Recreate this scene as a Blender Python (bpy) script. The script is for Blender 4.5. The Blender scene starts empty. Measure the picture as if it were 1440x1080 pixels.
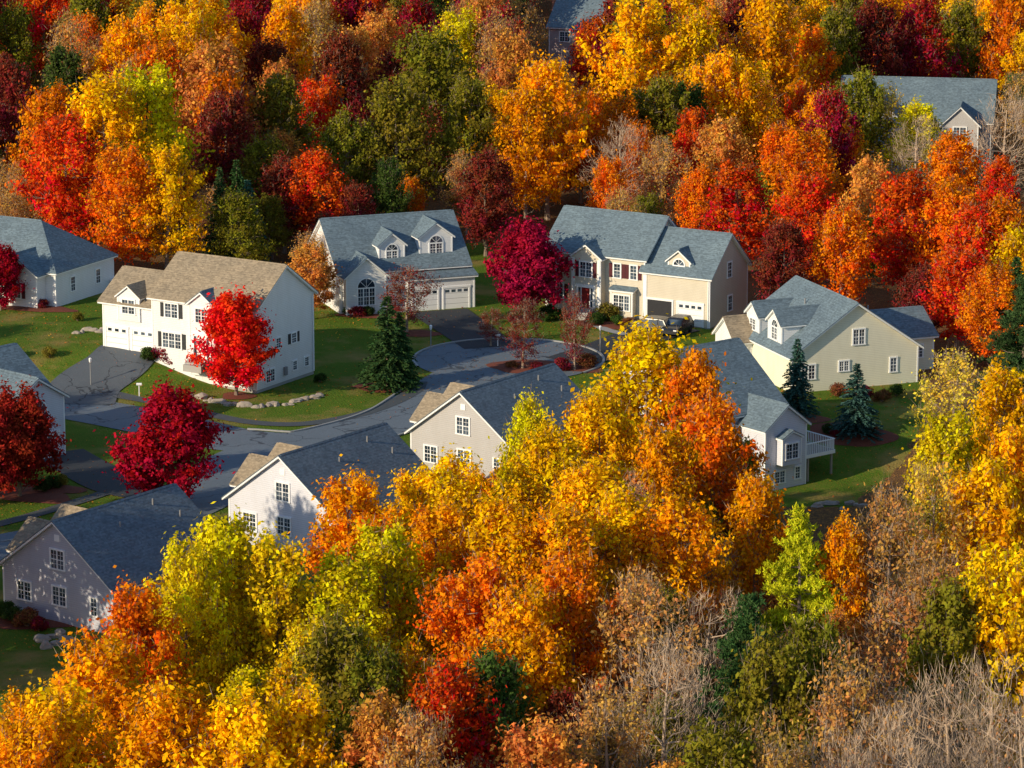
import bpy, math, random
import numpy as np
from mathutils import Vector
random.seed(7)
RAD=math.radians
sc=bpy.context.scene
COL=sc.collection
# ---------------------------------------------------------------- terrain
def sst(a,b,x):
    t=min(1,max(0,(x-a)/(b-a))); return t*t*(3-2*t)
def hgt(x,y):
    h=2.3*sst(-24,-36,x)*sst(-7,5,y)
    h-=2.6*sst(9,17,x)*sst(-15,-28,y)
    h-=0.05*max(0,-95-y)
    if y>60: h+=0.25*math.sin(x*.11)*math.cos(y*.09)*min(1,(y-60)/20)
    return h
CAMH=80.2; CAMY=-341.7
def site(c,r,z=None):
    """ground position of an image pixel, projected through an estimated camera height and pitch"""
    h=0 if z is None else z
    for i in range(12):
        s=14.8+(r-540)*.012111
        e=r+h*s*.97
        s=14.8+(e-540)*.012111
        X=(c-720)/s; Y=(5062.7-(e-540)*.2283)/s+CAMY
        if z is not None: break
        h=.5*h+.5*hgt(X,Y)
    return X,Y
# ---------------------------------------------------------------- materials
def newmat(name):
    m=bpy.data.materials.new(name); m.use_nodes=True
    nt=m.node_tree; b=nt.nodes['Principled BSDF']; return m,nt,b
def N(nt,t,**k):
    n=nt.nodes.new(t)
    for a,v in k.items(): setattr(n,a,v)
    return n
def mixc(nt,f,a,b,mode='MIX'):
    n=N(nt,'ShaderNodeMix',data_type='RGBA',blend_type=mode)
    for s,v in ((0,f),(6,a),(7,b)):
        if hasattr(v,'links'): nt.links.new(v,n.inputs[s])
        else: n.inputs[s].default_value=v if s==0 else (v[0],v[1],v[2],1)
    return n.outputs[2]
def noise(nt,scale,detail=3,coord='Object',rough=.6,vec=None,stretch=None):
    tc=N(nt,'ShaderNodeTexCoord'); n=N(nt,'ShaderNodeTexNoise')
    n.inputs['Scale'].default_value=scale; n.inputs['Detail'].default_value=detail; n.inputs['Roughness'].default_value=rough
    src=tc.outputs[coord]
    if stretch:
        mp=N(nt,'ShaderNodeMapping'); mp.inputs['Scale'].default_value=stretch
        nt.links.new(src,mp.inputs[0]); src=mp.outputs[0]
    nt.links.new(src,n.inputs['Vector']); return n.outputs['Fac']
def ramp(nt,f,a,b,ca=(0,0,0),cb=(1,1,1)):
    r=N(nt,'ShaderNodeValToRGB'); e=r.color_ramp.elements
    e[0].position=a; e[1].position=b; e[0].color=(*ca,1); e[1].color=(*cb,1)
    nt.links.new(f,r.inputs[0]); return r.outputs[0]
def bump(nt,b,h,st,dist=.05):
    n=N(nt,'ShaderNodeBump'); n.inputs['Strength'].default_value=st; n.inputs['Distance'].default_value=dist
    nt.links.new(h,n.inputs['Height']); nt.links.new(n.outputs[0],b.inputs['Normal'])
def simple(name,col,rough=.8,var=.25,scale=3,spec=.3):
    m,nt,b=newmat(name)
    c=mixc(nt,noise(nt,scale),[v*(1-var) for v in col],[min(1,v*(1+var)) for v in col])
    nt.links.new(c,b.inputs['Base Color']); b.inputs['Roughness'].default_value=rough
    b.inputs['Specular IOR Level'].default_value=spec
    return m
def siding(name,col):
    m,nt,b=newmat(name)
    tc=N(nt,'ShaderNodeTexCoord'); sp=N(nt,'ShaderNodeSeparateXYZ'); nt.links.new(tc.outputs['Object'],sp.inputs[0])
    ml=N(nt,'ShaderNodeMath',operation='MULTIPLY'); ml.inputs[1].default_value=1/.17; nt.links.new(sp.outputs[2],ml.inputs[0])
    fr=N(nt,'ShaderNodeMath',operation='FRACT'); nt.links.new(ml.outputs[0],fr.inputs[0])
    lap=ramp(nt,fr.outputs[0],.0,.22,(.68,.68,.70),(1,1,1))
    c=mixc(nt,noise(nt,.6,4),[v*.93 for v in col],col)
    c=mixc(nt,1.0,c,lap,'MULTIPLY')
    st=ramp(nt,noise(nt,.8,4,stretch=(1.5,1.5,.5)),.4,.9,(1,1,1),(.9,.89,.87))
    c=mixc(nt,1.0,c,st,'MULTIPLY')
    nt.links.new(c,b.inputs['Base Color']); b.inputs['Roughness'].default_value=.6
    b.inputs['Specular IOR Level'].default_value=.25
    bump(nt,b,fr.outputs[0],.5,.02)
    return m
def shingle(name,col):
    m,nt,b=newmat(name)
    tc=N(nt,'ShaderNodeTexCoord')
    v=N(nt,'ShaderNodeTexVoronoi'); v.inputs['Scale'].default_value=4.2
    mp=N(nt,'ShaderNodeMapping'); mp.inputs['Scale'].default_value=(1,1,2.2)
    nt.links.new(tc.outputs['Object'],mp.inputs[0]); nt.links.new(mp.outputs[0],v.inputs['Vector'])
    bw=N(nt,'ShaderNodeSeparateColor'); nt.links.new(v.outputs['Color'],bw.inputs[0])
    c=mixc(nt,bw.outputs[0],[x*.75 for x in col],[x*1.22 for x in col])
    big=ramp(nt,noise(nt,.35,4),.3,.7,(.82,.83,.85),(1.1,1.08,1.05))
    c=mixc(nt,1.0,c,big,'MULTIPLY')
    sp=N(nt,'ShaderNodeSeparateXYZ'); nt.links.new(tc.outputs['Object'],sp.inputs[0])
    ml=N(nt,'ShaderNodeMath',operation='MULTIPLY'); ml.inputs[1].default_value=1/.16; nt.links.new(sp.outputs[2],ml.inputs[0])
    fr=N(nt,'ShaderNodeMath',operation='FRACT'); nt.links.new(ml.outputs[0],fr.inputs[0])
    c=mixc(nt,1.0,c,ramp(nt,fr.outputs[0],0,.3,(.78,.78,.78),(1,1,1)),'MULTIPLY')
    st=ramp(nt,noise(nt,1.2,4,stretch=(3,3,.25)),.45,.75,(1,1,1),(.85,.85,.84))
    c=mixc(nt,1.0,c,st,'MULTIPLY')
    nt.links.new(c,b.inputs['Base Color']); b.inputs['Roughness'].default_value=.85
    bump(nt,b,bw.outputs[1],.4,.02)
    return m
def leafmat(name,trans=.35,vlo=.5,vhi=1.35,hue=.075):
    m=bpy.data.materials.new(name); m.use_nodes=True; nt=m.node_tree; nt.nodes.clear()
    oi=N(nt,'ShaderNodeObjectInfo')
    a1=N(nt,'ShaderNodeAttribute',attribute_name='lv'); a2=N(nt,'ShaderNodeAttribute',attribute_name='hv')
    hs=N(nt,'ShaderNodeHueSaturation'); nt.links.new(oi.outputs['Color'],hs.inputs['Color'])
    def mr(src,a,b):
        n=N(nt,'ShaderNodeMapRange'); n.inputs[3].default_value=a; n.inputs[4].default_value=b
        nt.links.new(src,n.inputs[0]); return n.outputs[0]
    nt.links.new(mr(a1.outputs['Fac'],vlo,vhi),hs.inputs['Value'])
    nt.links.new(mr(a2.outputs['Fac'],.5-hue*.5,.5+hue*.5),hs.inputs['Hue'])
    d=N(nt,'ShaderNodeBsdfDiffuse'); t=N(nt,'ShaderNodeBsdfTranslucent'); mx=N(nt,'ShaderNodeMixShader')
    mx.inputs[0].default_value=trans
    nt.links.new(hs.outputs[0],d.inputs[0]); nt.links.new(hs.outputs[0],t.inputs[0])
    nt.links.new(d.outputs[0],mx.inputs[1]); nt.links.new(t.outputs[0],mx.inputs[2])
    o=N(nt,'ShaderNodeOutputMaterial'); nt.links.new(mx.outputs[0],o.inputs[0]); return m
LEAF=leafmat('leaf',.32,.42,1.5,.07); REDLEAF=leafmat('red_leaf',.32,.5,1.45,.03); NEEDLE=leafmat('needle',.1,.5,1.5,.05)
BARK=simple('bark',(.20,.15,.115),.9,.4,4); BARKL=simple('bark_light',(.34,.25,.185),.9,.4,1.5); BARKW=simple('bark_pale',(.50,.37,.27),.9,.35,1.2)
M={}
M['trim']=simple('white_trim',(.84,.84,.85),.5,.03,1)
M['conc']=simple('foundation_concrete',(.36,.35,.34),.9,.15,2)
M['roofg']=shingle('shingle_slate',(.14,.195,.24))
M['roofg2']=shingle('shingle_charcoal',(.12,.16,.205))
M['roofsun']=shingle('shingle_sunlit',(.33,.26,.18))  # warm sunlight on roof slopes, painted into the shingle colour
M['white']=siding('siding_white',(.82,.82,.84))
M['grey']=siding('siding_grey',(.52,.53,.62))
M['lilac']=siding('siding_pale',(.68,.69,.78))
M['beige']=siding('siding_beige',(.68,.61,.50))
M['tanw']=siding('siding_tan',(.50,.48,.48))
M['cream']=siding('siding_cream',(.88,.83,.66))
M['pink']=siding('siding_pink',(.45,.36,.36))
M['shred']=simple('shutter_burgundy',(.08,.012,.02),.5)
M['shblk']=simple('shutter_black',(.03,.032,.036),.5)
M['reddoor']=simple('door_red',(.25,.02,.02),.4)
M['dark']=simple('garage_shade',(.03,.03,.035),.8)  # near-black colour for the shade inside an open garage
M['metal']=simple('vent_metal',(.25,.25,.26),.5)
M['brick']=simple('brick',(.30,.13,.09),.9,.4,6)
M['deckw']=simple('deck_boards',(.35,.30,.26),.8)
m,nt,b=newmat('window_glass'); b.inputs['Roughness'].default_value=.08; b.inputs['Specular IOR Level'].default_value=.8
nt.links.new(ramp(nt,noise(nt,.8,1),.4,.6,(.015,.025,.04),(.08,.11,.15)),b.inputs['Base Color']); M['glass']=m
# asphalt
def asphalt(name,col,cracks):
    m,nt,b=newmat(name)
    c=mixc(nt,noise(nt,.25,5),[v*.8 for v in col],[v*1.2 for v in col])
    c=mixc(nt,.5,c,ramp(nt,noise(nt,9,2),.3,.7,(.7,.7,.7),(1.25,1.25,1.25)),'MULTIPLY')
    if cracks:
        tc=N(nt,'ShaderNodeTexCoord'); nn=N(nt,'ShaderNodeTexNoise'); nn.inputs['Scale'].default_value=.35; nn.inputs['Detail'].default_value=4
        nt.links.new(tc.outputs['Object'],nn.inputs['Vector'])
        mm=N(nt,'ShaderNodeVectorMath',operation='MULTIPLY_ADD'); nt.links.new(nn.outputs['Color'],mm.inputs[0]); mm.inputs[1].default_value=(6,6,0)
        nt.links.new(tc.outputs['Object'],mm.inputs[2])
        fl=N(nt,'ShaderNodeVectorMath',operation='MULTIPLY'); fl.inputs[1].default_value=(1,1,0); nt.links.new(mm.outputs[0],fl.inputs[0])
        v=N(nt,'ShaderNodeTexVoronoi',feature='DISTANCE_TO_EDGE'); v.inputs['Scale'].default_value=.17
        nt.links.new(fl.outputs[0],v.inputs['Vector'])
        k=ramp(nt,v.outputs['Distance'],.007,.014,(.35,.35,.38),(1,1,1))
        c=mixc(nt,1.0,c,k,'MULTIPLY')
    nt.links.new(c,b.inputs['Base Color']); b.inputs['Roughness'].default_value=.85; return m
M['road']=asphalt('road_asphalt',(.13,.16,.195),True)
M['drive']=asphalt('driveway_asphalt',(.026,.031,.04),False)
M['driveold']=asphalt('driveway_old_asphalt',(.09,.105,.125),True)
M['walk']=simple('sidewalk_asphalt',(.075,.085,.095),.9,.2,1)
M['kerb']=simple('kerb_granite',(.32,.32,.32),.8,.2,3)
M['mulch']=simple('mulch',(.18,.05,.03),.95,.45,5)
M['rock']=simple('boulder',(.34,.29,.25),.9,.5,1.2)
# ---------------------------------------------------------------- mesh utils
def mkobj(name,verts,faces,mats,midx=None,attrs=None,parent=None,smooth=False):
    me=bpy.data.meshes.new(name); me.from_pydata(verts,[],faces)
    for mm in mats: me.materials.append(mm)
    if midx is not None: me.polygons.foreach_set('material_index',np.asarray(midx,dtype=np.int32))
    if attrs:
        for k,v in attrs.items():
            a=me.attributes.new(k,'FLOAT','FACE' if len(v)==len(me.polygons) else 'POINT'); a.data.foreach_set('value',np.asarray(v,dtype=np.float32))
    if smooth: me.polygons.foreach_set('use_smooth',[True]*len(me.polygons))
    me.update()
    o=bpy.data.objects.new(name,me); COL.objects.link(o)
    if parent: o.parent=parent
    return o
def tube(V,F,pts,rad,sides=5):
    base=len(V); n=len(pts)
    for i,(p,r) in enumerate(zip(pts,rad)):
        d=np.array(pts[min(i+1,n-1)])-np.array(pts[max(i-1,0)]); d=d/(np.linalg.norm(d)+1e-9)
        a=np.cross(d,[0,0,1.0]) if abs(d[2])<.9 else np.cross(d,[1.0,0,0]); a/=np.linalg.norm(a); bb=np.cross(d,a)
        for k in range(sides):
            t=2*math.pi*k/sides; V.append(np.array(p)+r*(math.cos(t)*a+math.sin(t)*bb))
    for i in range(n-1):
        for k in range(sides):
            k2=(k+1)%sides
            F.append((base+i*sides+k,base+i*sides+k2,base+(i+1)*sides+k2,base+(i+1)*sides+k))
def unit(a): return a/(np.linalg.norm(a,axis=1,keepdims=True)+1e-9)
def quads(pos,nor,size,asp,rng):
    n=len(pos); r=unit(rng.normal(size=(n,3))); a=unit(np.cross(nor,r)); b=np.cross(nor,a)
    s=size[:,None]
    v=np.stack([pos+a*s,pos+b*s*asp,pos-a*s,pos-b*s*asp],1).reshape(-1,3)
    return v
def blades(p0,p1,w,rng):
    d=unit(p1-p0); a=unit(np.cross(d,unit(rng.normal(size=p0.shape))))
    mid=p0*.6+p1*.4
    return np.stack([p0,mid+a*w,p1,mid-a*w],1).reshape(-1,3)
def finish(name,V,F,leafv,lv,hv,bark,leaf,twigv=None):
    Vb=np.array(V,dtype=float).reshape(-1,3); nb=len(F)
    parts=[Vb]; faces=[np.array(F,dtype=int).reshape(-1,4)]; off=len(Vb); mi=[np.zeros(nb)]; L=[np.full(nb,.5)]; Hh=[np.full(nb,.5)]
    if twigv is not None and len(twigv):
        q=len(twigv)//4; parts.append(twigv); faces.append(np.arange(q*4).reshape(-1,4)+off); off+=q*4; mi.append(np.zeros(q)); L.append(np.full(q,.5)); Hh.append(np.full(q,.5))
    if leafv is not None and len(leafv):
        q=len(leafv)//4; parts.append(leafv); faces.append(np.arange(q*4).reshape(-1,4)+off); mi.append(np.ones(q)); L.append(lv); Hh.append(hv)
    me=bpy.data.meshes.new(name); me.from_pydata(np.concatenate(parts),[],np.concatenate(faces))
    me.materials.append(bark); me.materials.append(leaf)
    me.polygons.foreach_set('material_index',np.concatenate(mi).astype(np.int32))
    for k,v in (('lv',L),('hv',Hh)):
        a=me.attributes.new(k,'FLOAT','FACE'); a.data.foreach_set('value',np.concatenate(v).astype(np.float32))
    me.update(); return me
def deciduous(name,seed,H=15.,R=5.,nc=120,per=130,leaf=.2,low=.13,lobe=.28,twig=0,bark=None,tw=.022,rcs=.2,vase=0,stray=.2,lm=None,el=.6):
    bark=bark or BARK
    rng=np.random.default_rng(seed)
    t=rng.beta(1.35,1.1,nc); p=rng.uniform(0,6.28,6)
    prof=np.sin(math.pi*(.07+.88*t**(.85 if not vase else 1.3)))**.6
    a=rng.uniform(0,2*math.pi,nc)
    lf=1+lobe*np.sin(2*a+p[0]+2*t)*np.cos(5*t+p[1])+.16*np.sin(5*a+p[2]+6*t)
    rad=R*.84*prof*np.sqrt(rng.uniform(.1,1,nc))*lf
    top=H*(1-.10*(rad/R)**2)
    z=H*low+(top*.94-H*low)*t+ .5*np.sin(3*a+p[3])
    lean=rng.uniform(-.5,.5,2)
    C=np.stack([rad*np.cos(a)+lean[0]*t,rad*np.sin(a)+lean[1]*t,z],1)
    V=[];F=[]
    nt_=9; tp=[]
    for i in range(nt_):
        f=i/(nt_-1); tp.append(np.array([lean[0]*f+.12*math.sin(5*f+p[4])*f*2,lean[1]*f+.12*math.cos(4*f+p[5])*f*2,-.6+(H*.86+.6)*f]))
    r0=.017*H
    tr=[r0*(1-f*.92)**.9+.02+(.12 if i==0 else 0) for i,f in enumerate(np.linspace(0,1,nt_))]
    tube(V,F,tp,tr,7)
    nodes=[(q,r) for q,r in zip(tp[1:-1],tr[1:-1])]
    order=np.argsort(np.hypot(C[:,0],C[:,1])+.1*C[:,2])
    for i in order:
        c=C[i]; best=None;bd=1e9
        for q,r in nodes:
            dz=c[2]-q[2]
            if dz<.15*np.hypot(c[0]-q[0],c[1]-q[1]): continue
            d=np.linalg.norm(c-q)+(0 if r>.03 else 1.5)
            if d<bd: bd=d;best=(q,r)
        if best is None: best=nodes[0]
        q,r=best; rr=min(r*.65,.035+.022*np.linalg.norm(c-q)); mid=q*.5+c*.5+rng.normal(size=3)*.18+np.array([0,0,-.06*bd if bd<50 else 0])
        tube(V,F,[q,mid,c],[rr,rr*.75,rr*.4],4)
        nodes.append((mid,rr*.75)); nodes.append((c,rr*.45))
    rc=R*rcs*rng.uniform(.55,1.5,nc)
    cv=rng.uniform(0,1,nc); ch=rng.uniform(0,1,nc)
    oc=unit(np.stack([C[:,0],C[:,1],(C[:,2]-H*.3)*.8+1],1)+rng.normal(size=(nc,3))*.35)
    leafv=None;lv=hv=None
    if per>0:
        idx=np.repeat(np.arange(nc),per); n=len(idx)
        d=unit(rng.normal(size=(n,3))); rr=rc[idx]*rng.uniform(.05,1,n)**.5
        rr=np.where(rng.uniform(0,1,n)<stray,rr*1.7,rr)
        wob=1+.35*np.sin(4*d[:,0]+7*cv[idx])*np.sin(5*d[:,1]+3*ch[idx])
        q=d*(rr*wob)[:,None]*np.array([1.,1.,.82])
        pos=C[idx]+q*.88+oc[idx]*(np.sum(q*oc[idx],1)*el)[:,None]
        out=unit(np.stack([pos[:,0],pos[:,1],(pos[:,2]-H*.45)*.8],1))
        nor=unit(d*.5+out*.45+rng.normal(size=(n,3))*.55+np.array([0,0,.15]))
        leafv=quads(pos,nor,leaf*rng.uniform(.55,1.35,n),.62,rng)
        lv=np.clip(.4*cv[idx]+.6*rng.uniform(0,1,n),0,1); hv=np.clip(.5*ch[idx]+.3*rng.uniform(0,1,n)+.2*t[idx],0,1)
    tv=None
    if twig>0:
        idx=np.repeat(np.arange(nc),twig); n=len(idx)
        out=unit(np.stack([C[idx,0],C[idx,1],(C[idx,2]-H*.35)*.8],1))
        p0=C[idx]+rng.normal(size=(n,3))*(rc[idx]*.35)[:,None]
        dr=unit(out*.6+np.array([0,0,.6])+rng.normal(size=(n,3))*.55)
        tv=blades(p0,p0+dr*(rng.uniform(.4,1.4,n)*R/5)[:,None],tw,rng)
    return finish(name,V,F,leafv,lv,hv,bark,lm or LEAF,tv)
def spruce(name,seed,H=8.,R=2.6,dens=1.):
    rng=np.random.default_rng(seed); V=[];F=[]
    tube(V,F,[(0,0,-.5),(0,0,H*.5),(0,0,H)],[.16,.09,.015],6)
    P0=[];P1=[];lv=[];hv=[]
    z=.25
    while z<H*.985:
        f=z/H; L=R*(1-f)**.85+.06; nb=max(5,int(13*(1-f)+6))
        for k in range(nb):
            a=rng.uniform(0,6.28); l=L*rng.uniform(.66,1.15); dz=.32 if f<.7 else .55
            d=np.array([math.cos(a),math.sin(a),0]); s=np.array([-d[1],d[0],0]); nn=int(max(6,l*13*dens)); bv=rng.uniform()
            for j in range(nn):
                u=(j+rng.uniform())/nn; base=d*l*u+np.array([0,0,z+dz*l*u*.35-.28*l*u*u*1.1])
                side=rng.choice([-1,1]); dirv=d*.75+s*side*rng.uniform(.2,1)+np.array([0,0,rng.uniform(-.45,.25)])
                ln=rng.uniform(.22,.42)*(1-.3*u); P0.append(base-dirv*.05); P1.append(base+dirv*ln); lv.append(.3*bv+.4*u+.3*rng.uniform()); hv.append(rng.uniform())
        z+=.17+.1*(1-f)
    lfv=blades(np.array(P0),np.array(P1),.085,rng)
    return finish(name,V,F,lfv,np.array(lv),np.array(hv),BARK,NEEDLE)
def pine(name,seed,H=14.,R=3.6):
    rng=np.random.default_rng(seed); V=[];F=[]
    tube(V,F,[(0,0,-.6),(.1,0,H*.5),(0,.1,H*.97)],[.26,.16,.03],7)
    P=[];D=[];cvs=[]
    z=H*.12
    while z<H*.97:
        f=z/H; L=R*(math.sin(math.pi*min(1,(f*.85+.22)))**.7)*(1.05-f*.45)
        for k in range(rng.integers(5,8)):
            a=rng.uniform(0,6.28); l=L*rng.uniform(.5,1.15); zz=z+rng.uniform(-.25,.25)
            e=np.array([math.cos(a)*l,math.sin(a)*l,zz+.22*l]); q=np.array([0,0,zz]); mid=(q+e)/2+np.array([0,0,-.1*l])
            tube(V,F,[q,mid,e],[.05,.035,.015],4); bv=rng.uniform()
            for j in range(int(6+l*6)):
                u=rng.uniform(.3,1.08); c=q*(1-u)+e*u+rng.normal(size=3)*np.array([.4,.4,.16])*(.4+u*.7)
                for w in range(20):
                    P.append(c+rng.normal(size=3)*.07); D.append(unit((rng.normal(size=(1,3))*.8+np.array([[math.cos(a)*.4,math.sin(a)*.4,.75]])))[0]); cvs.append(bv)
        z+=.62
    P=np.array(P);D=np.array(D); n=len(P)
    lfv=blades(P,P+D*rng.uniform(.18,.38,n)[:,None],.04,rng)
    return finish(name,V,F,lfv,np.clip(.5*np.array(cvs)+.5*rng.uniform(0,1,n),0,1),rng.uniform(0,1,n),BARK,NEEDLE)
def bush(name,seed,n=2600,R=1.,leaf=.075):
    rng=np.random.default_rng(seed); V=[];F=[]
    for k in range(7):
        a=k*.9; tube(V,F,[(0,0,-.1),(.3*math.cos(a),.3*math.sin(a),.5),(.6*math.cos(a),.6*math.sin(a),1.0)],[.04,.03,.01],4)
    nc=26; C=rng.normal(size=(nc,3)); C=unit(C)*rng.uniform(.4,.8,nc)[:,None]; C[:,2]=np.abs(C[:,2])*1.0+.3
    idx=rng.integers(0,nc,n); d=unit(rng.normal(size=(n,3))); pos=C[idx]+d*(rng.uniform(.1,1,n)**.5*.36)[:,None]; pos[:,2]=np.maximum(pos[:,2],.02)
    nor=unit(d+rng.normal(size=(n,3))*.5); cv=rng.uniform(0,1,nc)
    return finish(name,V,F,quads(pos*R,nor,leaf*rng.uniform(.6,1.3,n),.6,rng),np.clip(.5*cv[idx]+.5*rng.uniform(0,1,n),0,1),rng.uniform(0,1,n),BARK,LEAF)
FULL=[deciduous('broadleaf_%d'%i,10+i,nc=[165,180,140,170,180,150,175,150][i],per=[74,70,82,72,68,78,72,80][i],leaf=.2,lobe=[.3,.22,.4,.28,.2,.36,.3,.42][i],low=[.12,.16,.1,.2,.12,.15,.1,.14][i],twig=6,rcs=.172,stray=.22,vase=[0,0,0,1,0,0,1,0][i],bark=BARKL if i%2 else BARK) for i in range(8)]
DENSE=[deciduous('yard_maple_%d'%i,40+i,H=9.,R=3.6,nc=190,per=100,leaf=.155,low=.15,lobe=.14,twig=0,rcs=.18,stray=.14,lm=REDLEAF) for i in range(3)]
SPARSE=[deciduous('thin_tree_%d'%i,60+i,nc=115,per=40,leaf=.165,lobe=.34,twig=18,bark=BARKL,vase=1,tw=.018,stray=.3,rcs=.19) for i in range(3)]
BARE=[deciduous('bare_tree_%d'%i,70+i,nc=110,per=3,leaf=.13,lobe=.34,twig=26,bark=BARKW,vase=1,low=.2,tw=.018,rcs=.24) for i in range(4)]
SPR=[spruce('spruce_%d'%i,80+i) for i in range(2)]
PIN=[pine('pine_%d'%i,90+i) for i in range(2)]
BUS=[bush('bush_%d'%i,95+i) for i in range(2)]
PAL={'Y':(.95,.55,.006),'G':(.95,.39,.006),'O':(.90,.23,.008),'R':(.78,.075,.010),'C':(.38,.014,.03),'D':(.27,.035,.025),'L':(.84,.66,.010),'V':(.25,.22,.02),
 'N':(.08,.13,.025),'K':(.80,.30,.06),'T':(.62,.31,.08),'W':(.90,.60,.07),'B':(.5,.26,.10),'P':(.055,.11,.035),'Q':(.60,.57,.02),'S':(.05,.12,.095),'U':(.045,.095,.03)}
KIND={'T':(SPARSE,15,5,'thin_autumn_tree'),'W':(SPARSE,15,5,'thin_autumn_tree'),'B':(BARE,15,5,'bare_tree'),'P':(PIN,14,3.6,'pine_tree'),'Q':(PIN,14,3.6,'pine_tree'),'S':(SPR,8,2.6,'spruce_tree'),'U':(SPR,8,2.6,'spruce_tree')}
NAMES={'Y':'yellow_maple_tree','G':'golden_maple_tree','O':'orange_maple_tree','R':'red_maple_tree','C':'crimson_maple_tree','D':'dark_red_tree','L':'birch_tree','V':'oak_tree','N':'green_tree','K':'orange_tree'}
placed=[]
def plant(X,Y,h,w,p,lib=None,name=None,parent=None,z=None,jit=1):
    if lib is None:
        if p in KIND: L,h0,r0,nm=KIND[p]
        else: L,h0,r0,nm=FULL,15,5,NAMES[p]
    else: L,h0,r0,nm=lib
    o=bpy.data.objects.new(name or nm,random.choice(L)); COL.objects.link(o)
    o.location=(X,Y,(hgt(X,Y) if z is None else z)); s=w/(2*r0)
    o.scale=(s*random.uniform(.94,1.06),s*random.uniform(.94,1.06),h/h0); o.rotation_euler=(0,0,random.uniform(0,6.28))
    c=PAL[p]; j=random.uniform(.85,1.06)*jit; g=random.uniform(.88,1.1)
    o.color=(min(1,c[0]*j),min(1,c[1]*j*g),c[2]*j,1)
    if parent: o.parent=parent
    placed.append((X,Y,w)); return o
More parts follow.
